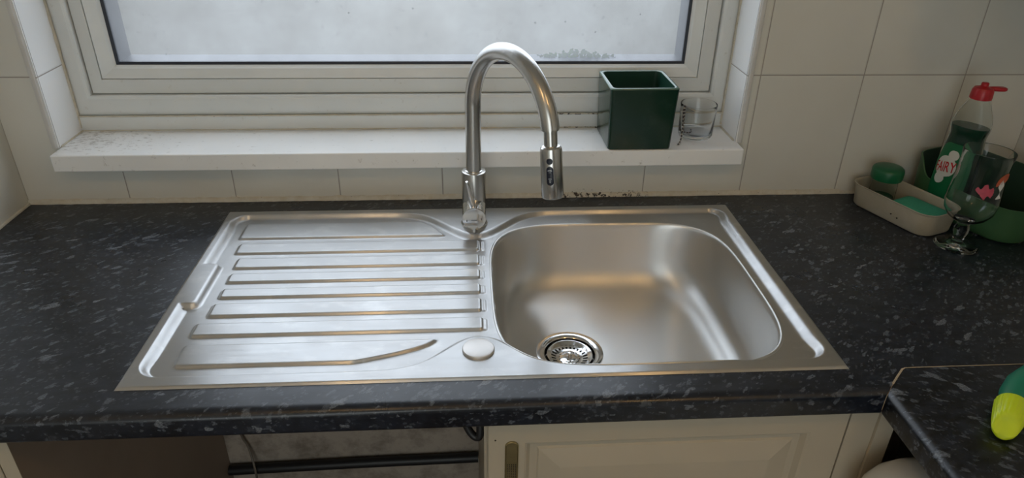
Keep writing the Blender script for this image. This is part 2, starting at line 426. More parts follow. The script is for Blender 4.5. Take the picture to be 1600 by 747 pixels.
# window
win = thing('window_1', (0.335, .66, .117), None, None, kind='structure')
box('window_sill', (-.300, .978, .511, .640, .0810, .1135), M_sill, win, bevel=.003, seg=3)
box('cill_upstand', (RX0, RX1, .6385, .70, .1135, .1435), M_upvc, win, bevel=.0015)
R0 = (RX0, RX1, .1435, RZ1); R1 = (-.268, .9425, .1835, 1.11); R2 = (-.2435, .9135, .2125, 1.08); R3 = (-.2155, .887, .2375, 1.055); R4 = (-.2100, .8815, .2425, 1.050)
def ins(r, d): return (r[0]+d, r[1]-d, r[2]+d, r[3]-d)
g = rect_loops([(*R0, .70), (*R0, .645), (*ins(R0, .002), .643), (*ins(R0, .012), .6395), (*ins(R1, -.006), .6395), (*ins(R1, -.001), .6415), (*R1, .644), (*R1, .70)])
mk('outer_frame', *g, M_upvc, win, angle=20)
g = rect_loops([(*ins(R1, .0012), .70), (*ins(R1, .0012), .652), (*ins(R1, .003), .6505), (*ins(R2, -.001), .6505), (*R2, .6515), (*R2, .70)])
mk('sash', *g, M_upvc, win, angle=20)
g = rect_loops([(*ins(R2, .0006), .70), (*ins(R2, .0006), .653), (*ins(R2, .002), .6515), (*ins(R3, -.006), .6585), (*R3, .664), (*R3, .70)])
mk('glazing_bead', *g, M_upvc2, win, angle=15)
g = rect_loops([(*R3, .72), (*R3, .6635), (*R4, .6650), (*R4, .72)])
mk('gasket', *g, M_gask, win, smooth=False)
box('pane', (R3[0]+.0006, R3[1]-.0006, .6665, .6705, R3[2]+.0006, R3[3]-.0006), M_pane, win)

# made-up glazed door behind the viewer, added to house the fill light
w2 = thing('added_glazed_door', (.25, YF, .35), None, None, kind='structure')
mk('window_frame', *rect_loops([(-.32, .82, -.57, 1.27, YF+.0005), (-.32, .82, -.57, 1.27, YF+.05), (-.255, .755, -.505, 1.205, YF+.05), (-.255, .755, -.505, 1.205, YF+.004)]), M_upvc, w2, smooth=False)
box('pane', (-.255, .755, YF+.002, YF+.006, -.505, 1.205), M_pane, w2)

# moss along the foot of the window outside
bm = bmesh.new()
for k in range(170):
    x = .60+.15*random.random(); zz = .235+.020*random.random()*(1-abs(x-.675)/.09)
    p = Vector((x, .690+random.random()*.02, zz)); s = .003+.003*random.random()
    d = Vector((random.uniform(-1, 1), random.uniform(-.4, .4), random.uniform(.2, 1))).normalized()*s*2
    q = d.cross(Vector((0, 1, 0))).normalized()*s*.7
    vs = [bm.verts.new(p), bm.verts.new(p+d*.5+q), bm.verts.new(p+d), bm.verts.new(p+d*.5-q)]; bm.faces.new(vs)
me = bpy.data.meshes.new('moss'); bm.to_mesh(me); bm.free(); me.materials.append(plain('moss_green', (.09, .20, .008), 1, 0, .1, **{'Specular IOR Level': 0.0}))
add('moss', me, None, 'small patch of green moss outside along the foot of the window pane', 'moss', kind='stuff')
struct('trim_12', boxg(RX0, RX1, .672, .705, .20, .2350), M_upvc)

# unseen wall cupboard, added to shade the right-hand corner
cup = thing('added_cupboard', (1.40, .39, .50), 'unseen cream wall cupboard added above the right-hand corner to shade it', 'cupboard')
box('body', (1.245, XR-.001, .245, YB-.001, .50, 1.2), M_panel, cup, bevel=.002)
mk('door', *rect_loops([(1.247, 1.553, .502, 1.198, .244), (1.247, 1.553, .502, 1.198, .226), (1.29, 1.51, .545, 1.155, .226), (1.298, 1.502, .553, 1.147, .231), (1.325, 1.475, .58, 1.12, .227)], True), M_door, cup, angle=15)

# ------------------------------------------------------------------ worktops
def nose(front, th=.038, top=.0):   # (depth coordinate, z) from the back bottom round the front to the top
    r = .011; pts = []
    pts.append((front+.03, top-th)); pts.append((front+.006, top-th))
    for a in (225, 202, 180): pts.append((front+.006+.006*math.cos(math.radians(a)), top-th+.006+.006*math.sin(math.radians(a))))
    for a in range(180, 89, -10): pts.append((front+r*1.35+r*1.35*math.cos(math.radians(a)), top-r+r*math.sin(math.radians(a))))
    return pts
wt = thing('worktop', (.6, .2, -.038), 'long dark blue-black flecked laminate worktop holding the steel sink', 'worktop')
geos = []
pr = nose(-.048) + [(.0, 0.), (.0, -.038)]
def xe(y): return 1.031 + min(y, 0)*1.0
geos.append(loftg([[(XL+.001, y, z) for y, z in pr], [(xe(y), y, z) for y, z in pr]]))
H0, H1, H2, H3 = .010, .946, .014, .492
for b in ((XL+.001, XR-.001, 0, H2, -.038, 0), (XL+.001, XR-.001, H3, YB-.0005, -.038, 0), (XL+.001, H0, H2, H3, -.038, 0), (H1, XR-.001, H2, H3, -.038, 0)):
    geos.append(boxg(*b))
g = join(*geos); mk('laminate_slab', *g, M_lam, wt, angle=50)
wr = thing('worktop', (1.28, -.6, -.038), 'dark flecked laminate worktop of the right-hand run, meeting the sink worktop at a tan joint', 'worktop')
pr2 = nose(.9835)
def ye(x): return min(x-1.031-.0012, -.0012)
prof = pr2 + [(1.031, 0.), (XR-.001, 0.), (XR-.001, -.038), (1.031, -.038)]
g = loftg([[(x, ye(x), z) for x, z in prof], [(x, -1.6, z) for x, z in prof]]); mk('laminate_slab', *g, M_lam2, wr, angle=50)
# tan joint line
pj = [(.9835, -.0475), (.9855, -.0455), (1.0, -.031), (1.012, -.019), (1.024, -.0075), (1.0275, -.004), (1.033, -.0012), (1.05, -.0007), (1.12, -.0006), (XR-.002, -.0006)]
def jz(x): return 0.0004 if x > 1.0 else (-.0045 if x < .985 else -.003)
rings = []
for i, (x, y) in enumerate(pj):
    w = .0013 if i < 6 else .0007; z = (-.010, -.0055, .0004)[i] if i < 3 else .0005
    rings.append([(x-w*.7, y+w*.7, -.03), (x-w*.7, y+w*.7, z), (x+w*.7, y-w*.7, z), (x+w*.7, y-w*.7, -.03)])
mk('joint_strip', *loftg(rings), M_edge, wr, smooth=False)

# ------------------------------------------------------------------ sink
RIM = .0034; DEP = .0085
def sst(t): t = max(0., min(1., t)); return t*t*(3-2*t)
def bump_f(x, c=.4615, h=.068, w=.062): return h*math.exp(-(abs(x-c)/w)**1.9)
def yfront(x): return .0205 + bump_f(x)
def yback(x): return .4735 + .013*sst((abs(x-.46)-.06)/.08)*0 + (.0 if True else 0) - bump_f(x, .4605, .080, .066)
def sd_rr(x, y, x0, x1, y0, y1, r):
    cx, cy = (x0+x1)/2, (y0+y1)/2
    qx = abs(x-cx)-(x1-x0)/2+r; qy = abs(y-cy)-(y1-y0)/2+r
    return -(math.hypot(max(qx, 0), max(qy, 0)) + min(max(qx, qy), 0) - r)
RIBS = [(.045, .405, .402, .456), (.0525, .466, .349, .3825), (.063, .466, .3005, .3318), (.0645, .466, .257, .2828), (.0655, .466, .2132, .237), (.064, .466, .1642, .1962), (.0545, .467, .1158, .1455), (.055, .405, .049, .0945)]
def deckz(x, y):
    d = sd_rr(x, y, .0135, .9435, .0205, .486, .032)
    gw = 1.0
    yf = yfront(x); sl = (yfront(x+.002)-yfront(x-.002))/.004
    d1 = (y-yf)/math.sqrt(1+sl*sl)
    yb = .486 - bump_f(x, .4605, .088, .068); sl = -(bump_f(x+.002, .4605, .088, .068)-bump_f(x-.002, .4605, .088, .068))/.004
    d2 = (yb-y)/math.sqrt(1+sl*sl)
    # notch on the drainer's outer edge
    dn = -sd_rr(x, y, -.05, .036, .193, .306, .006)
    dd = min(d, d1, d2, dn)
    ends = min(sst((y-.02)/.06), sst((.486-y)/.06))
    edge_w = .0085 + (.0055 + .009*sst((x-.80)/.08))*ends
    if dn < min(d, d1, d2): edge_w = .0085
    z = RIM - DEP*sst(dd/edge_w)
    # ribs
    for i, (x0, x1, y0, y1) in enumerate(RIBS):
        if y < y0-.006 or y > y1+.006: continue
        e = sd_rr(x, y, x0-.002, x1+.002, y0-.003, y1+.001, .006)
        if i in (0, 7):
            yy = (y-y0)/(y1-y0)
            lim = .403 - .105*((max(0, 1-yy) if i == 7 else 0)**1.8)
            if i == 0: lim = .355 + .052*max(0, 1-yy)**.55
            e = min(e, (lim-x)*(.55 if i == 7 else .7))
        z += .0042*sst((e+.0005)/.0042)
        if i not in (0, 7):
            e2 = sd_rr(x, y, .4665, .4745, y0-.002, y1-.002, .003)
            z += .0016*sst(e2/.0022)*(1-sst((e-.001)/.002))
    # outer lip
    o = min(x, .956-x, y, .4995-y)
    z = z - (RIM-.0002)*(1-sst(o/.003)) if o < .003 else z
    return z
BC = (.6985, .2315); BA, BB, BN = .2115, .2085, 4.1
def bowlpt(th, s):
    c, q = math.cos(th), math.sin(th); r = 1/((abs(c)**BN+abs(q)**BN)**(1/BN))
    return BC[0]+BA*s*r*c, BC[1]+BB*s*r*q
def in_bowl(x, y, s): return (abs(x-BC[0])/(BA*s))**BN+(abs(y-BC[1])/(BB*s))**BN < 1
sink = thing('kitchen_sink', (.478, .25, 0), 'rectangular stainless steel inset sink with ribbed drainer and one bowl, set in the dark worktop', 'sink')
NX, NY = 520, 330
xs = [.956*i/NX for i in range(NX+1)]; ys = [.4995*j/NY for j in range(NY+1)]
V = [(x, y, deckz(x, y)) for y in ys for x in xs]; F = []
for j in range(NY):
    for i in range(NX):
        if in_bowl((xs[i]+xs[i+1])/2, (ys[j]+ys[j+1])/2, 1.004): continue
        a = j*(NX+1)+i; F.append((a, a+1, a+NX+2, a+NX+1))
mk('drainer_deck', V, F, M_deck, sink, angle=60)
NB = 288; rings = []
for s, dz in ((1.022, .0001), (1.019, .0009), (1.012, .0012), (1.004, .0006), (.998, -.0012), (.993, -.0045), (.990, -.010)):
    ring = []
    for k in range(NB):
        x, y = bowlpt(2*PI*k/NB, s); ring.append((x, y, deckz(min(max(x, .004), .952), max(y, .004))+dz if s > 1.0 else 0))
    if s <= 1.0:
        for k in range(NB):
            x, y = bowlpt(2*PI*k/NB, s); x2, y2 = bowlpt(2*PI*k/NB, 1.004); ring[k] = (x, y, deckz(x2, y2)+dz)
    rings.append(ring)
for s, z in ((.986, -.024), (.981, -.045), (.975, -.063), (.966, -.080), (.951, -.0955), (.925, -.1085), (.888, -.1185), (.84, -.1260), (.78, -.1315)):
    rings.append([(*bowlpt(2*PI*k/NB, s), z) for k in range(NB)])
WC = (.619, .241); WZ = -.1490; WR = .0565
last = rings[-1]
for t in (.12, .25, .4, .55, .7, .82, .92, 1.0):
    ring = []
    for k in range(NB):
        x, y, z = last[k]; a = math.atan2(y-WC[1], x-WC[0])
        cx, cy = WC[0]+WR*math.cos(a), WC[1]+WR*math.sin(a)
        ring.append((x+(cx-x)*t, y+(cy-y)*t, -.1315+(WZ+.1315)*t))
    rings.append(ring)
g = loftg(rings, False, False); mk('bowl', *g, M_bowl, sink, angle=80)
wprof = [(.0575, .0006), (.0572, .0016), (.055, .0020), (.050, .0018), (.0455, .0004), (.0435, -.002), (.0428, -.012), (.0420, -.016), (.036, -.018), (.030, -.034), (.0001, -.036)]
mk('waste_outlet', *latheg(wprof, (WC[0], WC[1], WZ), 72, False), M_chrome, sink, label='polished round waste flange')
mk('tap_hole_cover', *latheg([(.0222, 0), (.0222, .0028), (.0212, .0042), (.019, .0048), (.008, .0052), (.0001, .0053)], (.4595, .0590, RIM-.0003), 56), M_cover, sink, label='round matt metal cover over the spare tap hole')

# basket strainer in the waste
bs = thing('basket_strainer', (WC[0], WC[1], WZ-.0175), 'round steel basket strainer with slots and a small knob, sitting in the bowl waste', 'strainer')
seg = 96; rr = [.0395, .0392, .0375, .0335, .0315, .0235, .0215, .0185, .0165, .0125, .0115, .006, .0004]
zz = [-.006, -.0012, -.0016, -.0045, -.0055, -.0085, -.0090, -.0094, -.0092, -.0080, -.0076, -.0074, -.0074]
V = []; F = []
for r, z in zip(rr, zz):
    for k in range(seg): a = 2*PI*k/seg; V.append((WC[0]+r*math.cos(a), WC[1]+r*math.sin(a), WZ-.002+z))
for i in range(len(rr)-1):
    for k in range(seg):
        if i == 4 and k % 4 in (0, 1) : continue
        if i == 7 and k % 6 in (2, 3): continue
        l = (k+1) % seg; F.append((i*seg+k, i*seg+l, (i+1)*seg+l, (i+1)*seg+k))
mk('strainer_plate', V, F, M_chrome, bs, angle=40)
g = latheg([(.0040, 0), (.0036, .004), (.0052, .006), (.0056, .009), (.004, .011), (.0001, .0115)], (WC[0], WC[1], WZ-.0098), 24)
g2 = boxg(WC[0]-.0016, WC[0]+.0016, WC[1]-.012, WC[1]+.012, WZ-.0094, WZ-.0060)
mk('knob', *join(g, g2), M_chrome, bs, angle=40)
mk('bottom_cup', *latheg([(.033, -.0125), (.030, -.0145), (.0001, -.0150)], (WC[0], WC[1], WZ-.001), 40), M_dark, bs)

# ------------------------------------------------------------------ mixer tap
TX, TY = .4600, .4320; TZ = deckz(TX, TY)
tap = thing('mixer_tap', (TX, TY, TZ), 'tall brushed steel gooseneck mixer tap with pull-down spray head behind the sink', 'tap')
mk('base_ring', *latheg([(.0245, 0), (.0245, .004), (.0235, .0052), (.0218, .0052)], (TX, TY, TZ), 64), M_chrome, tap)
mk('body', *latheg([(.0214, 0), (.0214, .1000), (.0211, .1012), (.0200, .1018), (.0160, .1018)], (TX, TY, TZ+.005), 64), M_tap, tap, angle=30)
R_, TH, ZS = .110, math.radians(-60), .230
hd = Vector((math.cos(TH), math.sin(TH), 0))
path = [Vector((TX, TY, .100+.13*k/6)) for k in range(7)]
for k in range(1, 57):
    a = 2.93*k/56; path.append(Vector((TX, TY, ZS)) + hd*R_*(1-math.cos(a)) + Vector((0, 0, R_*math.sin(a))))
mk('spout', *tubeg(path, .0136, 40), M_tap, tap, angle=50)
mk('spout_collar', *latheg([(.0160, 0), (.0160, .0045), (.0138, .0052)], (TX, TY, TZ+.104), 48), M_chrome, tap)
pe = path[-1]; dn = (hd*.13 + Vector((0, 0, -1))).normalized()
def along(d): return pe + dn*d
mk('spray_neck', *orient(latheg([(.0124, -.004), (.0124, .0012), (.0100, .0016), (.0100, .024)], (0, 0, 0), 48), pe, dn), M_tapx, tap, angle=30)
L0 = .0235
head = mk('spray_head', *orient(latheg([(.0112, 0), (.0135, .0006), (.0155, .003), (.0163, .008), (.0166, .045), (.0166, .0765), (.0158, .0785), (.0140, .0788), (.0135, .0772), (.0001, .0772)], (0, 0, 0), 64), along(L0), dn), M_tapx, tap, angle=30)
# buttons on the spray head, facing the person at the sink
fa = math.atan2(-.705-pe.y, .448-pe.x) - math.radians(8)
fd = Vector((math.cos(fa), math.sin(fa), 0)); fd = (fd - dn*fd.dot(dn)).normalized(); sd = dn.cross(fd).normalized()
def on_head(u, v, out, rad=.0166):   # u along the girth, v down the head
    a = u/rad; return tuple(along(L0+v) + fd*(rad+out)*math.cos(a) + sd*(rad+out)*math.sin(a))
def head_patch(name, outline, v0, out, mat, parent, dome=.0):
    rings = []
    for s, h in ((1, -.0006), (1, out*.7), (.9, out), (.45, out+dome), (.02, out+dome)):
        rings.append([on_head(u*s, v0+v*s, h) for u, v in outline])
    return mk(name, *loftg(rings), mat, parent, angle=60)
circ = [(.0046*math.cos(2*PI*k/28), .0046*math.sin(2*PI*k/28)) for k in range(28)]
head_patch('pause_button', circ, .0195, .0008, M_button, head, -.0004)
ov = [(.0050*math.cos(a)*1, .0050*math.sin(a)+(.0092 if math.sin(a) > 0 else -.0092)) for a in [2*PI*(k+.5)/32 for k in range(32)]]
rk = head_patch('spray_switch', ov, .0415, .0010, M_button, head, -.0002)
ic = []
for k in range(5):   # little spray arc
    a = math.radians(-60+30*k); ic.append((.0024*math.sin(a), -.0092-.0020*math.cos(a)+.002, .0011, .0005))
for r_ in range(3):
    for c_ in range(3): ic.append(((c_-1)*.0011, -.0082+r_*.0014, .0003, .0003))
for r_ in range(1): ic.append((0, .0040, .0021, .00045))
ic.append((0, .0068, .0012, .0006)); ic.append((0, .0092, .0008, .0006))
gs = []
for u, v, hw, hh in ic:
    gs.append(([on_head(u+a*hw, .0415+v+b*hh, .0013) for a, b in ((-1, -1), (1, -1), (1, 1), (-1, 1))], [(0, 1, 2, 3)]))
mk('spray_icons', *join(*gs), M_icon, rk, smooth=False)
# cartridge barrel towards the front, slim lever rising from it
bz = TZ+.0385; bdir = Vector((-.02, -1, -.06)).normalized(); bo = Vector((TX, TY-.006, bz))
mk('cartridge_barrel', *orient(latheg([(.0212, 0), (.0212, .0240), (.0202, .0246), (.0202, .0256), (.0212, .0262), (.0212, .0420), (.0205, .0432), (.0001, .0434)], (0, 0, 0), 64), bo, bdir), M_chrome, tap, angle=30)
fc = bo + bdir*.0437; ux = Vector((1, 0, 0)); uy = bdir.cross(ux).normalized()
if uy.z < 0: uy = -uy
def fpt(u, v, o=0): return tuple(fc + ux*u + uy*v + bdir*o)
gs = []
for u, v, hw, hh in ((-.0125, -.004, .0006, .0018), (.0125, -.001, .0006, .0018), (0, -.0028, .0050, .00022)):
    gs.append(([fpt(u+a*hw, v+b*hh, .0002) for a, b in ((-1, -1), (1, -1), (1, 1), (-1, 1))], [(0, 1, 2, 3)]))
mk('temperature_marks', *join(*gs), M_dark, tap, smooth=False)
lb = bo + bdir*.036 + Vector((0, 0, .016)); lt = lb + Vector((-.012, -.012, .057))
mk('lever', *tubeg([lb, lb.lerp(lt, .1), lb.lerp(lt, .5), lb.lerp(lt, .95), lt], [.0042, .0042, .0038, .0034, .0022], 20), M_chrome, tap, angle=50)

# ------------------------------------------------------------------ things on the window sill
SZ = .1135
pot = thing('square_planter', (.770, .573, SZ), 'empty square dark green glazed pot on the window sill', 'planter')
def sq(h, r, z, dx=0): return rrect(.7735+dx, .5735, h, h*.985, r, SZ+z, math.radians(.6), 6)
outer = [sq(.054, .006, 0.0002), sq(.0595, .006, .0012), sq(.0603, .007, .003), sq(.0625, .008, .075), sq(.0640, .008, .114), sq(.0642, .008, .1165)]
mk('outer_wall', *loftg(outer, True, False), M_pot, pot, angle=50)
rimr = [sq(.0642, .008, .1165), sq(.0638, .008, .1180), sq(.0624, .008, .1190), sq(.0586, .009, .1190), sq(.0574, .010, .1180)]
mk('rim', *loftg(rimr, False, False), M_potrim, pot, angle=80, label='worn paler green rim')
inner = [sq(.0574, .010, .1180), sq(.0568, .012, .108), sq(.0545, .012, .012), sq(.050, .012, .008)]
mk('inner_wall', *loftg(inner, False, True), M_potin, pot, angle=50)

jc = (.9030, .5870)
jar = thing('glass_tumbler', (*jc, SZ), 'small empty clear glass tumbler on the window sill between green pot and reveal', 'glass')
jp = [(.0001, 0.0003), (.027, .0003), (.0315, .002), (.0335, .007), (.0352, .060), (.0355, .0655), (.0350, .0668), (.0344, .0668), (.0340, .0655), (.0338, .060), (.0320, .011), (.029, .0075), (.0001, .007)]
mk('tumbler_wall', *latheg(jp, (jc[0], jc[1], SZ), 64), M_glass, jar, angle=40)
# beaded cord: looped over the jar's near edge, one end inside on its floor, one outside on the sill
cp = [(.8955, .593, .1265), (.892, .581, .1260), (.885, .576, .1268), (.8785, .5745, .1285), (.8745, .5735, .134), (.8720, .5715, .150), (.8705, .5690, .168), (.8690, .5660, .1835), (.8675, .5635, .1870), (.8655, .5605, .1850), (.8645, .5585, .178), (.8650, .5560, .160), (.8655, .5535, .142), (.8640, .549, .128), (.8600, .5430, .1200), (.8550, .5360, .1187)]
def catmull(P, n=12):
    P = [Vector(p) for p in P]; out = []
    for i in range(len(P)-1):
        a, b, c, d = P[max(i-1, 0)], P[i], P[i+1], P[min(i+2, len(P)-1)]
        for k in range(n):
            t = k/n; out.append(.5*((2*b)+(c-a)*t+(2*a-5*b+4*c-d)*t*t+(3*b-a-3*c+d)*t**3))
    out.append(P[-1]); return out
cp = [(a, b, c-.0035) for a, b, c in cp]; cc = catmull(cp, 8); V = []; 
gs = [[], []]
cord = thing('beaded_cord', cp[-1], 'thin dark and pale beaded cord hung over the edge of the clear tumbler', 'cord')
acc = 0; kk = 0; lastp = cc[0]
fine = catmull(cp, 30)
for i in range(len(fine)-1):
    acc += (fine[i+1]-fine[i]).length
    if acc > .0021:
        acc = 0; kk += 1; p = fine[i]
        gs[1 if kk % 3 == 0 else 0].append(latheg([(.0001, -.0014), (.0013, -.0009), (.0017, 0), (.0013, .0009), (.0001, .0014)], p, 8))
cm = mk('string', *tubeg(cc, .0006, 6), M_bead, cord)
mk('dark_beads', *join(*gs[0]), M_bead, cord, angle=80, kind='stuff'); mk('pale_beads', *join(*gs[1]), M_beadw, cord, angle=80, kind='stuff')

# ------------------------------------------------------------------ things in the right-hand corner
TA = math.atan2(-.937, .35)            # direction of the tray's long side
ud = Vector((math.cos(TA), math.sin(TA), 0)); vd = Vector((-ud.y, ud.x, 0))
tO = Vector((1.206, .512, 0))
TL, TW = .176, .090
tc_ = tO + ud*TL/2 + vd*TW/2
tray = thing('soap_tray', (tc_.x, tc_.y, 0), 'old cream metal tray with rounded corners on the worktop in front of the tiles', 'tray')
def tr(gl, r, z): return rrect(tc_.x, tc_.y, TL/2+gl, TW/2+gl, r, z, TA, 8)
g = loftg([tr(-.007, .022, .0004), tr(-.004, .025, .0012), tr(-.002, .026, .004), tr(.0015, .028, .043), tr(.0035, .029, .0445), tr(.0038, .029, .0458), tr(.0022, .029, .0464), tr(.0005, .028, .0455), tr(-.0008, .027, .043), tr(-.0045, .025, .005), tr(-.008, .022, .0028)])
mk('tray_shell', *g, M_tray, tray, angle=45)
for q, (a, z) in enumerate(((.102, .019), (.116, .0165))):
    p = tO + ud*a - vd*.0006 + Vector((0, 0, z))
    mk('chip_mark', *orient(latheg([(.0001, .0006), (.0011, .0004), (.0013, -.001)], (0, 0, 0), 10), p, -vd), M_dark, tray)
jp_ = tO + ud*.039 + vd*.046
jm = thing('small_jar', (jp_.x, jp_.y, .0032), 'small clear jar with a domed green lid standing in the cream tray', 'jar')
mk('jar_wall', *latheg([(.0001, .0), (.022, .0), (.0245, .003), (.0250, .014), (.0238, .045), (.0225, .058), (.0215, .058), (.0225, .044), (.0236, .014), (.0225, .004), (.0001, .003)], (jp_.x, jp_.y, .0032), 48), M_jamglass, jm, angle=45)
mk('jar_liquid', *latheg([(.0001, .0032), (.0220, .0042), (.0231, .012), (.0227, .018), (.0001, .018)], (jp_.x, jp_.y, .0033), 40), plain('dark_green_soap', (.004, .10, .045), .3, 0, .05), jm)
mk('jar_lid', *latheg([(.0240, .054), (.0278, .0555), (.0290, .060), (.0290, .072), (.0280, .0765), (.0245, .0795), (.015, .0815), (.0001, .082)], (jp_.x, jp_.y, .0032), 56), M_lid, jm, angle=45, label='domed dark green lid')
sp_ = tO + ud*.120 + vd*.045
sg = []
for a_, z in ((-.003, 0), (-.0005, .0015), (0, .006), (0, .026), (-.0008, .0285), (-.003, .0302), (-.012, .0310)):
    sg.append(rrect(sp_.x, sp_.y, .043+a_, .0355+a_, .009, .0033+z, TA+math.radians(4), 6))
o = mk('sponge', *loftg(sg), M_sponge, None, angle=50, label='turquoise rectangular sponge lying in the front of the cream tray', cat='sponge')

# sage green caddy
BAng = TA + math.radians(1)
bu = Vector((math.cos(BAng), math.sin(BAng), 0)); bv = Vector((-bu.y, bu.x, 0))
bO = Vector((1.315, .516, 0)); BL, BW = .225, .152
bc = bO + bu*BL/2 + bv*BW/2
cad = thing('sink_caddy', (bc.x, bc.y, 0), 'sage green plastic caddy box with dipped rim in the right-hand corner, holding the dish soap', 'caddy')
def hgt(px, py):   # rim height, dipping along the side that faces the sink
    d = Vector((px, py, 0))-bO; a = d.dot(bu)/BL; b = d.dot(bv)/BW
    dip = .034*sst((a-.06)/.16)
    back = sst((b-.30)/.40)
    return .101 - dip*(1-back)
def cr(gl, r): return rrect(bc.x, bc.y, BL/2+gl, BW/2+gl, r, 0, BAng, 12)
def subd(ring, n=3):
    out = []
    for i in range(len(ring)):
        a = Vector(ring[i]); b = Vector(ring[(i+1) % len(ring)]); m = max(1, int((b-a).length/.006))
        for k in range(m): out.append(tuple(a.lerp(b, k/m)))
    return out
base = rrect(bc.x, bc.y, BL/2, BW/2, .045, 0, BAng, 12)
def cad_ring(off, zf):
    out = []
    for p in subd(base):
        d = Vector((p[0]-bc.x, p[1]-bc.y, 0)); 
        a_, b_ = d.dot(bu), d.dot(bv)
        q = bc + bu*(a_*(1+off/(BL/2))) + bv*(b_*(1+off/(BW/2)))
        h = hgt(p[0], p[1]); out.append((q.x, q.y, zf(h)))
    return out
rg = [cad_ring(-.008, lambda h: .0004), cad_ring(-.006, lambda h: .0015), cad_ring(-.0045, lambda h: .005)]
rg += [cad_ring(-.0045+.0045*t, lambda h, t=t: .005+(h-.006)*t) for t in (.25, .5, .75, 1)]
rg += [cad_ring(.0002, lambda h: h), cad_ring(-.0008, lambda h: h+.0006), cad_ring(-.0022, lambda h: h)]
mk('outer_shell', *loftg(rg, True, False), M_caddy, cad, angle=50)
rg = [cad_ring(-.0022, lambda h: h)] + [cad_ring(-.0022-.0045*(1-t), lambda h, t=t: .004+(h-.004)*t) for t in (.75, .5, .25, 0)]
mk('inner_shell', *loftg(rg, False, True), M_caddyin, cad, angle=50)

# dish soap bottle standing in the caddy
lc = Vector((1.3640, .4480, .0065))
dsb = thing('dish_soap_bottle', tuple(lc), 'clear dish soap bottle with dark green liquid and red cap, standing in the caddy', 'bottle')
LA = math.radians(-60)                  # the broad face looks towards the sink
lx = Vector((math.cos(LA), math.sin(LA), 0)); ly = Vector((-lx.y, lx.x, 0))
HP = [(0, .030, .019), (.003, .034, .0225), (.02, .0355, .0235), (.06, .0365, .0240), (.10, .0360, .0235), (.125, .0335, .0225), (.145, .0310, .0215), (.158, .0305, .0215), (.170, .0330, .0225), (.180, .0330, .0225), (.195, .0290, .0205), (.210, .0225, .0180), (.222, .0175, .0165), (.229, .0160, .0155)]
def hw(z):
    for (a, b, c), (d, e, f) in zip(HP[:-1], HP[1:]):
        if a <= z <= d: t = (z-a)/(d-a); t = t*t*(3-2*t)*.4+t*.6; return b+(e-b)*t, c+(f-c)*t
    return HP[-1][1:]
def bring(z, off=0, n=48):
    a, b = hw(z); a += off; b += off; out = []
    for k in range(n):
        t = 2*PI*k/n; c, s = math.cos(t), math.sin(t)
        x = a*math.copysign(abs(c)**.85, c); y = b*math.copysign(abs(s)**.85, s)
        out.append(tuple(lc + lx*x + ly*y + Vector((0, 0, z))))
    return out
zs_ = [0, .003, .01, .02, .04, .06, .08, .10, .115, .125, .135, .145, .152, .158, .164, .170, .175, .180, .188, .195, .203, .210, .216, .222, .229]
outr = [bring(z) for z in zs_]; inn = [bring(max(z, .0025), -.0011) for z in zs_[::-1]]
mk('bottle_wall', *loftg(outr+inn), M_plastic, dsb, angle=70)
mk('bottle_liquid', *loftg([bring(z, -.0016) for z in [.003, .01, .02, .04, .06, .08, .10, .115, .125, .135, .145, .152, .158, .164, .170, .174]]), M_liquid, dsb, angle=60, label='dark green washing-up liquid')
cap = mk('bottle_cap', *latheg([(.0150, .224), (.0178, .225), (.0180, .229), (.0172, .240), (.0150, .2445), (.0085, .2460), (.0062, .2480), (.0062, .2525), (.0050, .2538), (.0001, .2540)], tuple(lc), 40), M_red, dsb, angle=35, label='red flip cap')
fp = [lc + lx*.012 + Vector((0, 0, .2435)), lc + lx*.034 + ly*-.004 + Vector((0, 0, .2450))]
fl = Vector((.97, -.2, .02)).normalized(); fs = Vector((-fl.y, fl.x, 0)).normalized(); up_ = Vector((0, 0, 1))
rings = []
for a_, w_, h_ in ((.008, .004, .003), (.016, .0045, .0035), (.024, .0070, .0035), (.033, .0075, .0033), (.037, .0050, .0025)):
    c_ = lc + Vector((0, 0, .2430)) + fl*a_
    rings.append([tuple(c_ + fs*w_*x + up_*h_*z) for x, z in ((-1, -.7), (-.7, -1), (.7, -1), (1, -.7), (1, .7), (.7, 1), (-.7, 1), (-1, .7))])
mk('cap_flap', *loftg(rings), M_red, cap, angle=60)
def lab(u, z, out):    # point on the sink-facing side; u along the girth
    a, b = hw(z); a += out; b += out
    t = -PI/2 + u/.0335; c, s = math.cos(t), math.sin(t)
    return tuple(lc + lx*(a*math.copysign(abs(c)**.85, c)) + ly*(b*math.copysign(abs(s)**.85, s)) + Vector((0, 0, z)))
def lab_patch(name, f_in, u0, u1, z0, z1, nu, nz, out, mat, parent):
    V = []; F = []; idx = {}
    for i in range(nu+1):
        for j in range(nz+1): V.append(lab(u0+(u1-u0)*i/nu, z0+(z1-z0)*j/nz, out))
    for i in range(nu):
        for j in range(nz):
            u = u0+(u1-u0)*(i+.5)/nu; z = z0+(z1-z0)*(j+.5)/nz
            if f_in(u, z): F.append((i*(nz+1)+j, (i+1)*(nz+1)+j, (i+1)*(nz+1)+j+1, i*(nz+1)+j+1))
    return mk(name, V, F, mat, parent, angle=60)
label = lab_patch('front_label', lambda u, z: (abs(u)/.031)**4+(abs(z-.080)/.062)**4 < 1, -.032, .032, .016, .146, 60, 90, .0006, M_lab, dsb)
LU = -.009; LZ = .096
def oval(u, z): return ((u-LU)/.0158)**2+((z-LZ)/.0205)**2 < 1 or ((u-LU-.008)/.0072)**2+((z-LZ-.024)/.0090)**2 < 1 or ((u-LU+.003)/.0085)**2+((z-LZ+.024)/.0105)**2 < 1
lab_patch('label_oval', oval, -.026, .022, .06, .136, 110, 150, .0010, M_white, label)
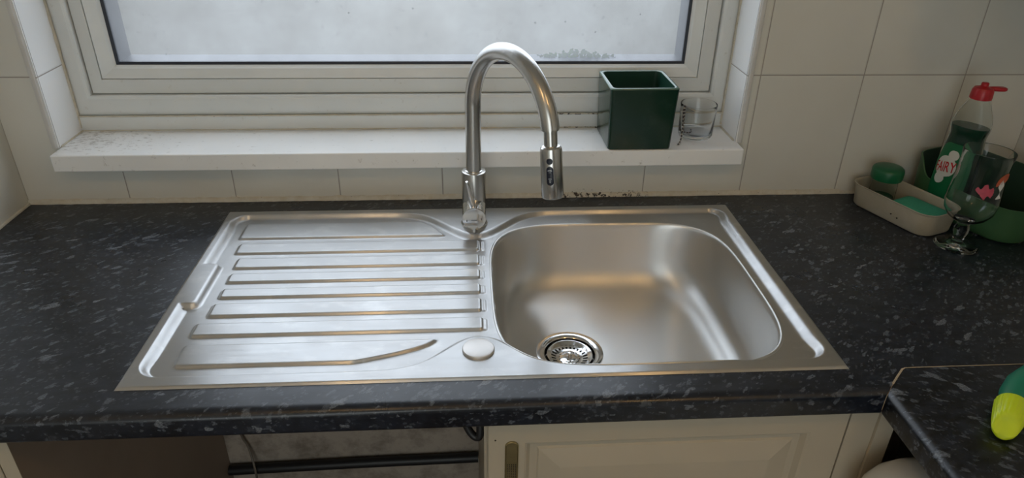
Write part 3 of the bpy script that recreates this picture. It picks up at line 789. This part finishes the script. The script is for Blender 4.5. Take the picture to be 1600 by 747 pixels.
cu = bpy.data.curves.new('t', 'FONT'); cu.body = 'FAIRY'; cu.size = 1; cu.align_x = 'CENTER'; cu.offset = .015
to = bpy.data.objects.new('t', cu); COL.objects.link(to); bpy.context.view_layer.update()
tm = bpy.data.meshes.new_from_object(to.evaluated_get(bpy.context.evaluated_depsgraph_get())); bpy.data.objects.remove(to)
tw = max(v.co.x for v in tm.vertices)-min(v.co.x for v in tm.vertices); th_ = max(v.co.y for v in tm.vertices)
tv = [lab(LU+v.co.x/tw*.0300, LZ-.0100+v.co.y/th_*.0195+v.co.x/tw*.005, .0016) for v in tm.vertices]
mk('label_lettering', tv, [tuple(p.vertices) for p in tm.polygons], M_redp, label, smooth=False, label='red brand lettering on the white oval')

# stemmed beer goblet
gc = (1.3165, .3265)
gob = thing('stemmed_glass', (*gc, 0), 'clear stemmed beer glass with pink print, upright on the worktop before the green caddy', 'glass')
gp = [(.0001, .0030), (.010, .0004), (.0345, .0004), (.0358, .0015), (.0350, .0028), (.020, .0048), (.0100, .0085), (.0082, .013), (.0092, .020), (.0118, .028), (.0120, .036), (.0098, .043), (.0105, .047), (.020, .052), (.031, .060), (.0385, .072), (.0412, .086), (.0405, .102), (.0385, .122), (.0372, .145), (.0378, .168), (.0392, .1795), (.0390, .1810), (.0380, .1812), (.0378, .1800), (.0367, .168), (.0361, .145), (.0374, .122), (.0394, .102), (.0401, .086), (.0374, .0735), (.0305, .0625), (.020, .055), (.010, .0515), (.0001, .051)]
body = mk('glass_body', *latheg(gp, (*gc, 0), 72), M_glass, gob, angle=60)
def gr(z):
    for (a, b), (c, d) in zip(gp[14:21], gp[15:22]):
        if b <= z <= d: return a+(c-a)*(z-b)/(d-b)
    return .038
def gob_print(name, ang0, z0, f, mat, n=36, w=.036, h=.04):
    V = []; F = []
    for i in range(n+1):
        for j in range(n+1):
            u = (i/n-.5)*w; z = z0+(j/n-.5)*h; r = gr(z)+.0004; a = ang0+u/r
            V.append((gc[0]+r*math.cos(a), gc[1]+r*math.sin(a), z))
    for i in range(n):
        for j in range(n):
            if f(((i+.5)/n-.5)*2, ((j+.5)/n-.5)*2): F.append((i*(n+1)+j, (i+1)*(n+1)+j, (i+1)*(n+1)+j+1, i*(n+1)+j+1))
    mk(name, V, F, mat, gob, angle=60)
ca = math.atan2(-.705-gc[1], .448-gc[0])
gob_print('pink_motif', ca+math.radians(20), .121, lambda x, y: (abs(x)**1.3+abs(y)**1.3 < .75+.25*math.sin(9*x+2)) and y < .55+.5*x+.3 and x+y > -.75, M_pink, w=.034, h=.032)
gob_print('orange_motif', ca+math.radians(66), .134, lambda x, y: (x*x+y*y < .9) and y > .15+.3*x, M_orange, w=.036, h=.040)
gob_print('white_motif', ca+math.radians(60), .126, lambda x, y: (abs(x+.1) < .22+.2*math.sin(5*y)) and abs(y) < .9, M_white, w=.030, h=.038)

# lime-capped bottle lying on the right-hand worktop
ax0 = Vector((1.0705, -.1370, .0170)); axd = Vector((.70, .71, .0)).normalized(); axe = Vector((.97, .22, 0)).normalized()
lb_ = thing('cleaner_bottle', (ax0.x, ax0.y, 0), 'teal green bottle with a ribbed lime yellow cap lying on the right-hand worktop', 'bottle')
def centre(d):      # straight cap, then the neck bends towards the right-hand wall
    if d <= .052: return Vector((ax0.x, ax0.y, 0)) + axd*d, axd
    p = Vector((ax0.x, ax0.y, 0)) + axd*.052; dr_ = axd; q = .052
    while q < d:
        st = min(.004, d-q); t = min(1, (q-.052)/.055); dr_ = axd.lerp(axe, t).normalized(); p = p + dr_*st; q += st
    return p, dr_
def lring(d, w, h, zc, n=88, rib=0, flat=0):
    c_, dd_ = centre(d); sdv = Vector((-dd_.y, dd_.x, 0)); out = []
    for k in range(n):
        t = 2*PI*k/n; rr_ = 1+rib*math.cos(22*t)
        out.append(tuple(c_ + sdv*w*math.cos(t)*rr_ + Vector((0, 0, zc + h*math.sin(t)*rr_)) - dd_*flat*max(0, math.sin(t))))
    return out
capr = [lring(0, .0040, .0045, .0085, flat=-.006), lring(.001, .0085, .0075, .0098, flat=-.011), lring(.004, .0122, .0108, .0125, flat=-.012), lring(.010, .0142, .0128, .0150, flat=-.008, rib=.012), lring(.020, .0158, .0146, .0168, rib=.030, flat=-.003), lring(.036, .0178, .0166, .0186, rib=.034), lring(.049, .0190, .0178, .0196, rib=.030), lring(.051, .0188, .0176, .0196), lring(.0515, .016, .0155, .0196)]
cpo = mk('bottle_cap', *loftg(capr), M_yel, lb_, angle=60)
botr = [lring(.0515, .0160, .0155, .0196), lring(.058, .0170, .0165, .0205), lring(.070, .0200, .0185, .0220), lring(.090, .0245, .0215, .0245), lring(.115, .0290, .0240, .0270), lring(.150, .0310, .0255, .0280), lring(.24, .0320, .0260, .0280), lring(.258, .0300, .0245, .0280), lring(.262, .0250, .0200, .0280)]
mk('bottle_body', *loftg(botr), M_teal, lb_, angle=60)

# ------------------------------------------------------------------ below the worktop
cab = thing('base_cabinet', (.72, .25, ZF), 'cream base cabinet with a raised-panel door under the sink bowl', 'cabinet')
box('side_panel', (.465, .483, -.004, YB-.004, ZF, -.0385), M_panel, cab)
box('side_panel', (.945, .9635, -.004, YB-.004, ZF, -.0385), M_panel, cab)
box('bottom_shelf', (.483, .945, -.004, YB-.004, ZF+.1, ZF+.118), M_panel, cab)
box('plinth', (.465, .9635, .03, .046, ZF, ZF+.1), M_panel_dark, cab)
D = (.4690, .9620, ZF+.12, -.0495)
def dl(ix, iz, y): return (D[0]+ix, D[1]-ix, D[2]+iz, D[3]-iz, y)
g = rect_loops([dl(0, 0, -.0045), dl(0, 0, -.0225), dl(.002, .002, -.0245), dl(.050, .040, -.0245), dl(.053, .043, -.0225), dl(.058, .048, -.0150), dl(.068, .056, -.0150), dl(.0700, .0585, -.0175), dl(.098, .086, -.0250), dl(.101, .089, -.0255)], True)
dr = mk('door', *g, M_door, cab, angle=12)
hx, hz0 = .5015, -.086
hr = [[(hx+a*math.cos(t)*.0082, y, (hz0-.0082 if math.sin(t) > 0 else -.245)+a*math.sin(t)*.0082) for t in [2*PI*(k+.5)/28 for k in range(28)]] for a, y in ((1.12, -.0244), (1.12, -.0262), (1.0, -.0272), (.93, -.0262), (.90, -.0250))]
hd_ = mk('door_handle', *loftg(hr, False, True), M_brass, dr, angle=40, label='slim dull brass pull')
gs = []
for r_ in range(26):
    for c_ in range(5): 
        gs.append(latheg([(.0001, .0007), (.0006, .0005), (.0008, 0)], (0, 0, 0), 8)); gs[-1] = orient(gs[-1], (hx-.0056+.0028*c_, -.0253, -.128-.0032*r_), (0, -1, 0))
mk('handle_mesh', *join(*gs), M_mesh, hd_, kind='stuff')
mk('screw_hole', *orient(latheg([(.0001, .0003), (.0012, .0002), (.0014, -.0005)], (0, 0, 0), 12), (.4795, -.0246, -.083), (0, -1, 0)), M_dark, dr)

fill = thing('filler_panel', (.985, -.01, ZF), 'narrow cream filler board between the cabinet door and the corner', 'panel')
box('front_board', (.9650, 1.0040, -.0220, -.0035, ZF, -.0385), M_panel, fill, bevel=.001)
pts = [(1.0042, -.9), (1.0042, -.0390), (1.0150, -.0392), (1.0200, -.0470), (1.0255, -.0600), (1.0285, -.0720), (1.0285, -.9)]
mk('end_board', *loftg([[(x, y, z) for x, z in pts] for y in (-.0260, -.0040)]), M_panel, fill, smooth=False)
box('return_board', (1.0300, 1.0480, .0, .018, ZF, -.0400), M_panel_dark, fill)

lcab = thing('base_cabinet', (-.26, .25, ZF), 'brown-sided base cabinet end left of the open space under the drainer', 'cabinet')
box('side_panel', (-.154, -.136, -.022, YB-.002, ZF, -.0385), M_panel_dark, lcab)
box('edge_strip', (-.1545, -.1355, -.0232, -.0222, ZF, -.0390), M_panel, lcab, label='cream front edge of the side panel')
box('door', (-.385, -.157, -.0235, -.004, ZF+.12, -.0495), M_door, lcab, bevel=.002)
box('carcass', (-.386, -.155, -.0035, YB-.002, ZF, -.0400), M_panel, lcab)

pp = catmull([(-.134, .535, -.708), (.0, .535, -.704), (.2, .535, -.699), (.35, .535, -.697), (.463, .535, -.695)], 8)
mk('pipe', *tubeg(pp, .0125, 16), M_black, None, label='black waste pipe running low along the wall in the open space', cat='pipe')
wp = catmull([(-.090, .545, -.045), (-.10, .543, -.35), (-.093, .542, -.58), (-.080, .540, -.64), (-.068, .520, -.69), (-.066, .51, -.76), (-.070, .50, -.897)], 10)
mk('cable', *tubeg(wp, .0028, 8), M_cable, None, label='thin grey-brown cable hanging down the wall in the open space', cat='cable')
br = thing('worktop_clip', (.437, .02, -.038), 'black plastic clip hanging under the worktop beside the cabinet', 'clip')
box('clip_plate', (.4150, .4640, .005, .035, -.0480, -.0385), M_black, br, bevel=.002)
mk('clip_arm', *tubeg(catmull([(.432, .018, -.046), (.436, .014, -.070), (.443, .010, -.092), (.452, .006, -.104), (.4595, .004, -.100), (.4595, .010, -.070), (.457, .014, -.048)], 8), .0055, 12), M_black, br)

# white casing under the right-hand worktop and the run it stands in
cs = []
CX, CY = 1.165, -.283
for ins_, z in ((0, -.9), (0, -.165), (.002, -.145), (.009, -.125), (.020, -.108), (.035, -.099), (.06, -.094), (.10, -.092)):
    cs.append(rrect(CX, CY, .200-ins_, .245-ins_, max(.055-ins_*.3, .02), z, 0, 10))
ap = thing('appliance', (CX, CY, ZF), 'smooth white rounded appliance standing under the edge of the right-hand worktop', 'appliance')
mk('casing', *loftg(cs), M_wcase, ap, angle=60)

# ceiling lamp behind the viewer
for LAMP_POS, LAMP_STRENGTH, lamp_label in LAMPS:
    cl = thing('ceiling_light', LAMP_POS, lamp_label, 'lamp', 'ceiling lamps')
    t = NT('warm_lamp_glow'); e = t.n('ShaderNodeEmission'); e.inputs[0].default_value = (1, .60, .24, 1); e.inputs[1].default_value = LAMP_STRENGTH; t.l(e.outputs[0], t.out.inputs[0])
    mk('lamp_shade', *latheg([(.0001, -.045), (.035, -.040), (.062, -.022), (.072, 0), (.062, .022), (.035, .04)], LAMP_POS, 40), t.m, cl)
    mk('ceiling_rose', *latheg([(.012, .04), (.014, .085), (.045, .090), (.045, .0995)], LAMP_POS, 32), M_upvc2, cl)
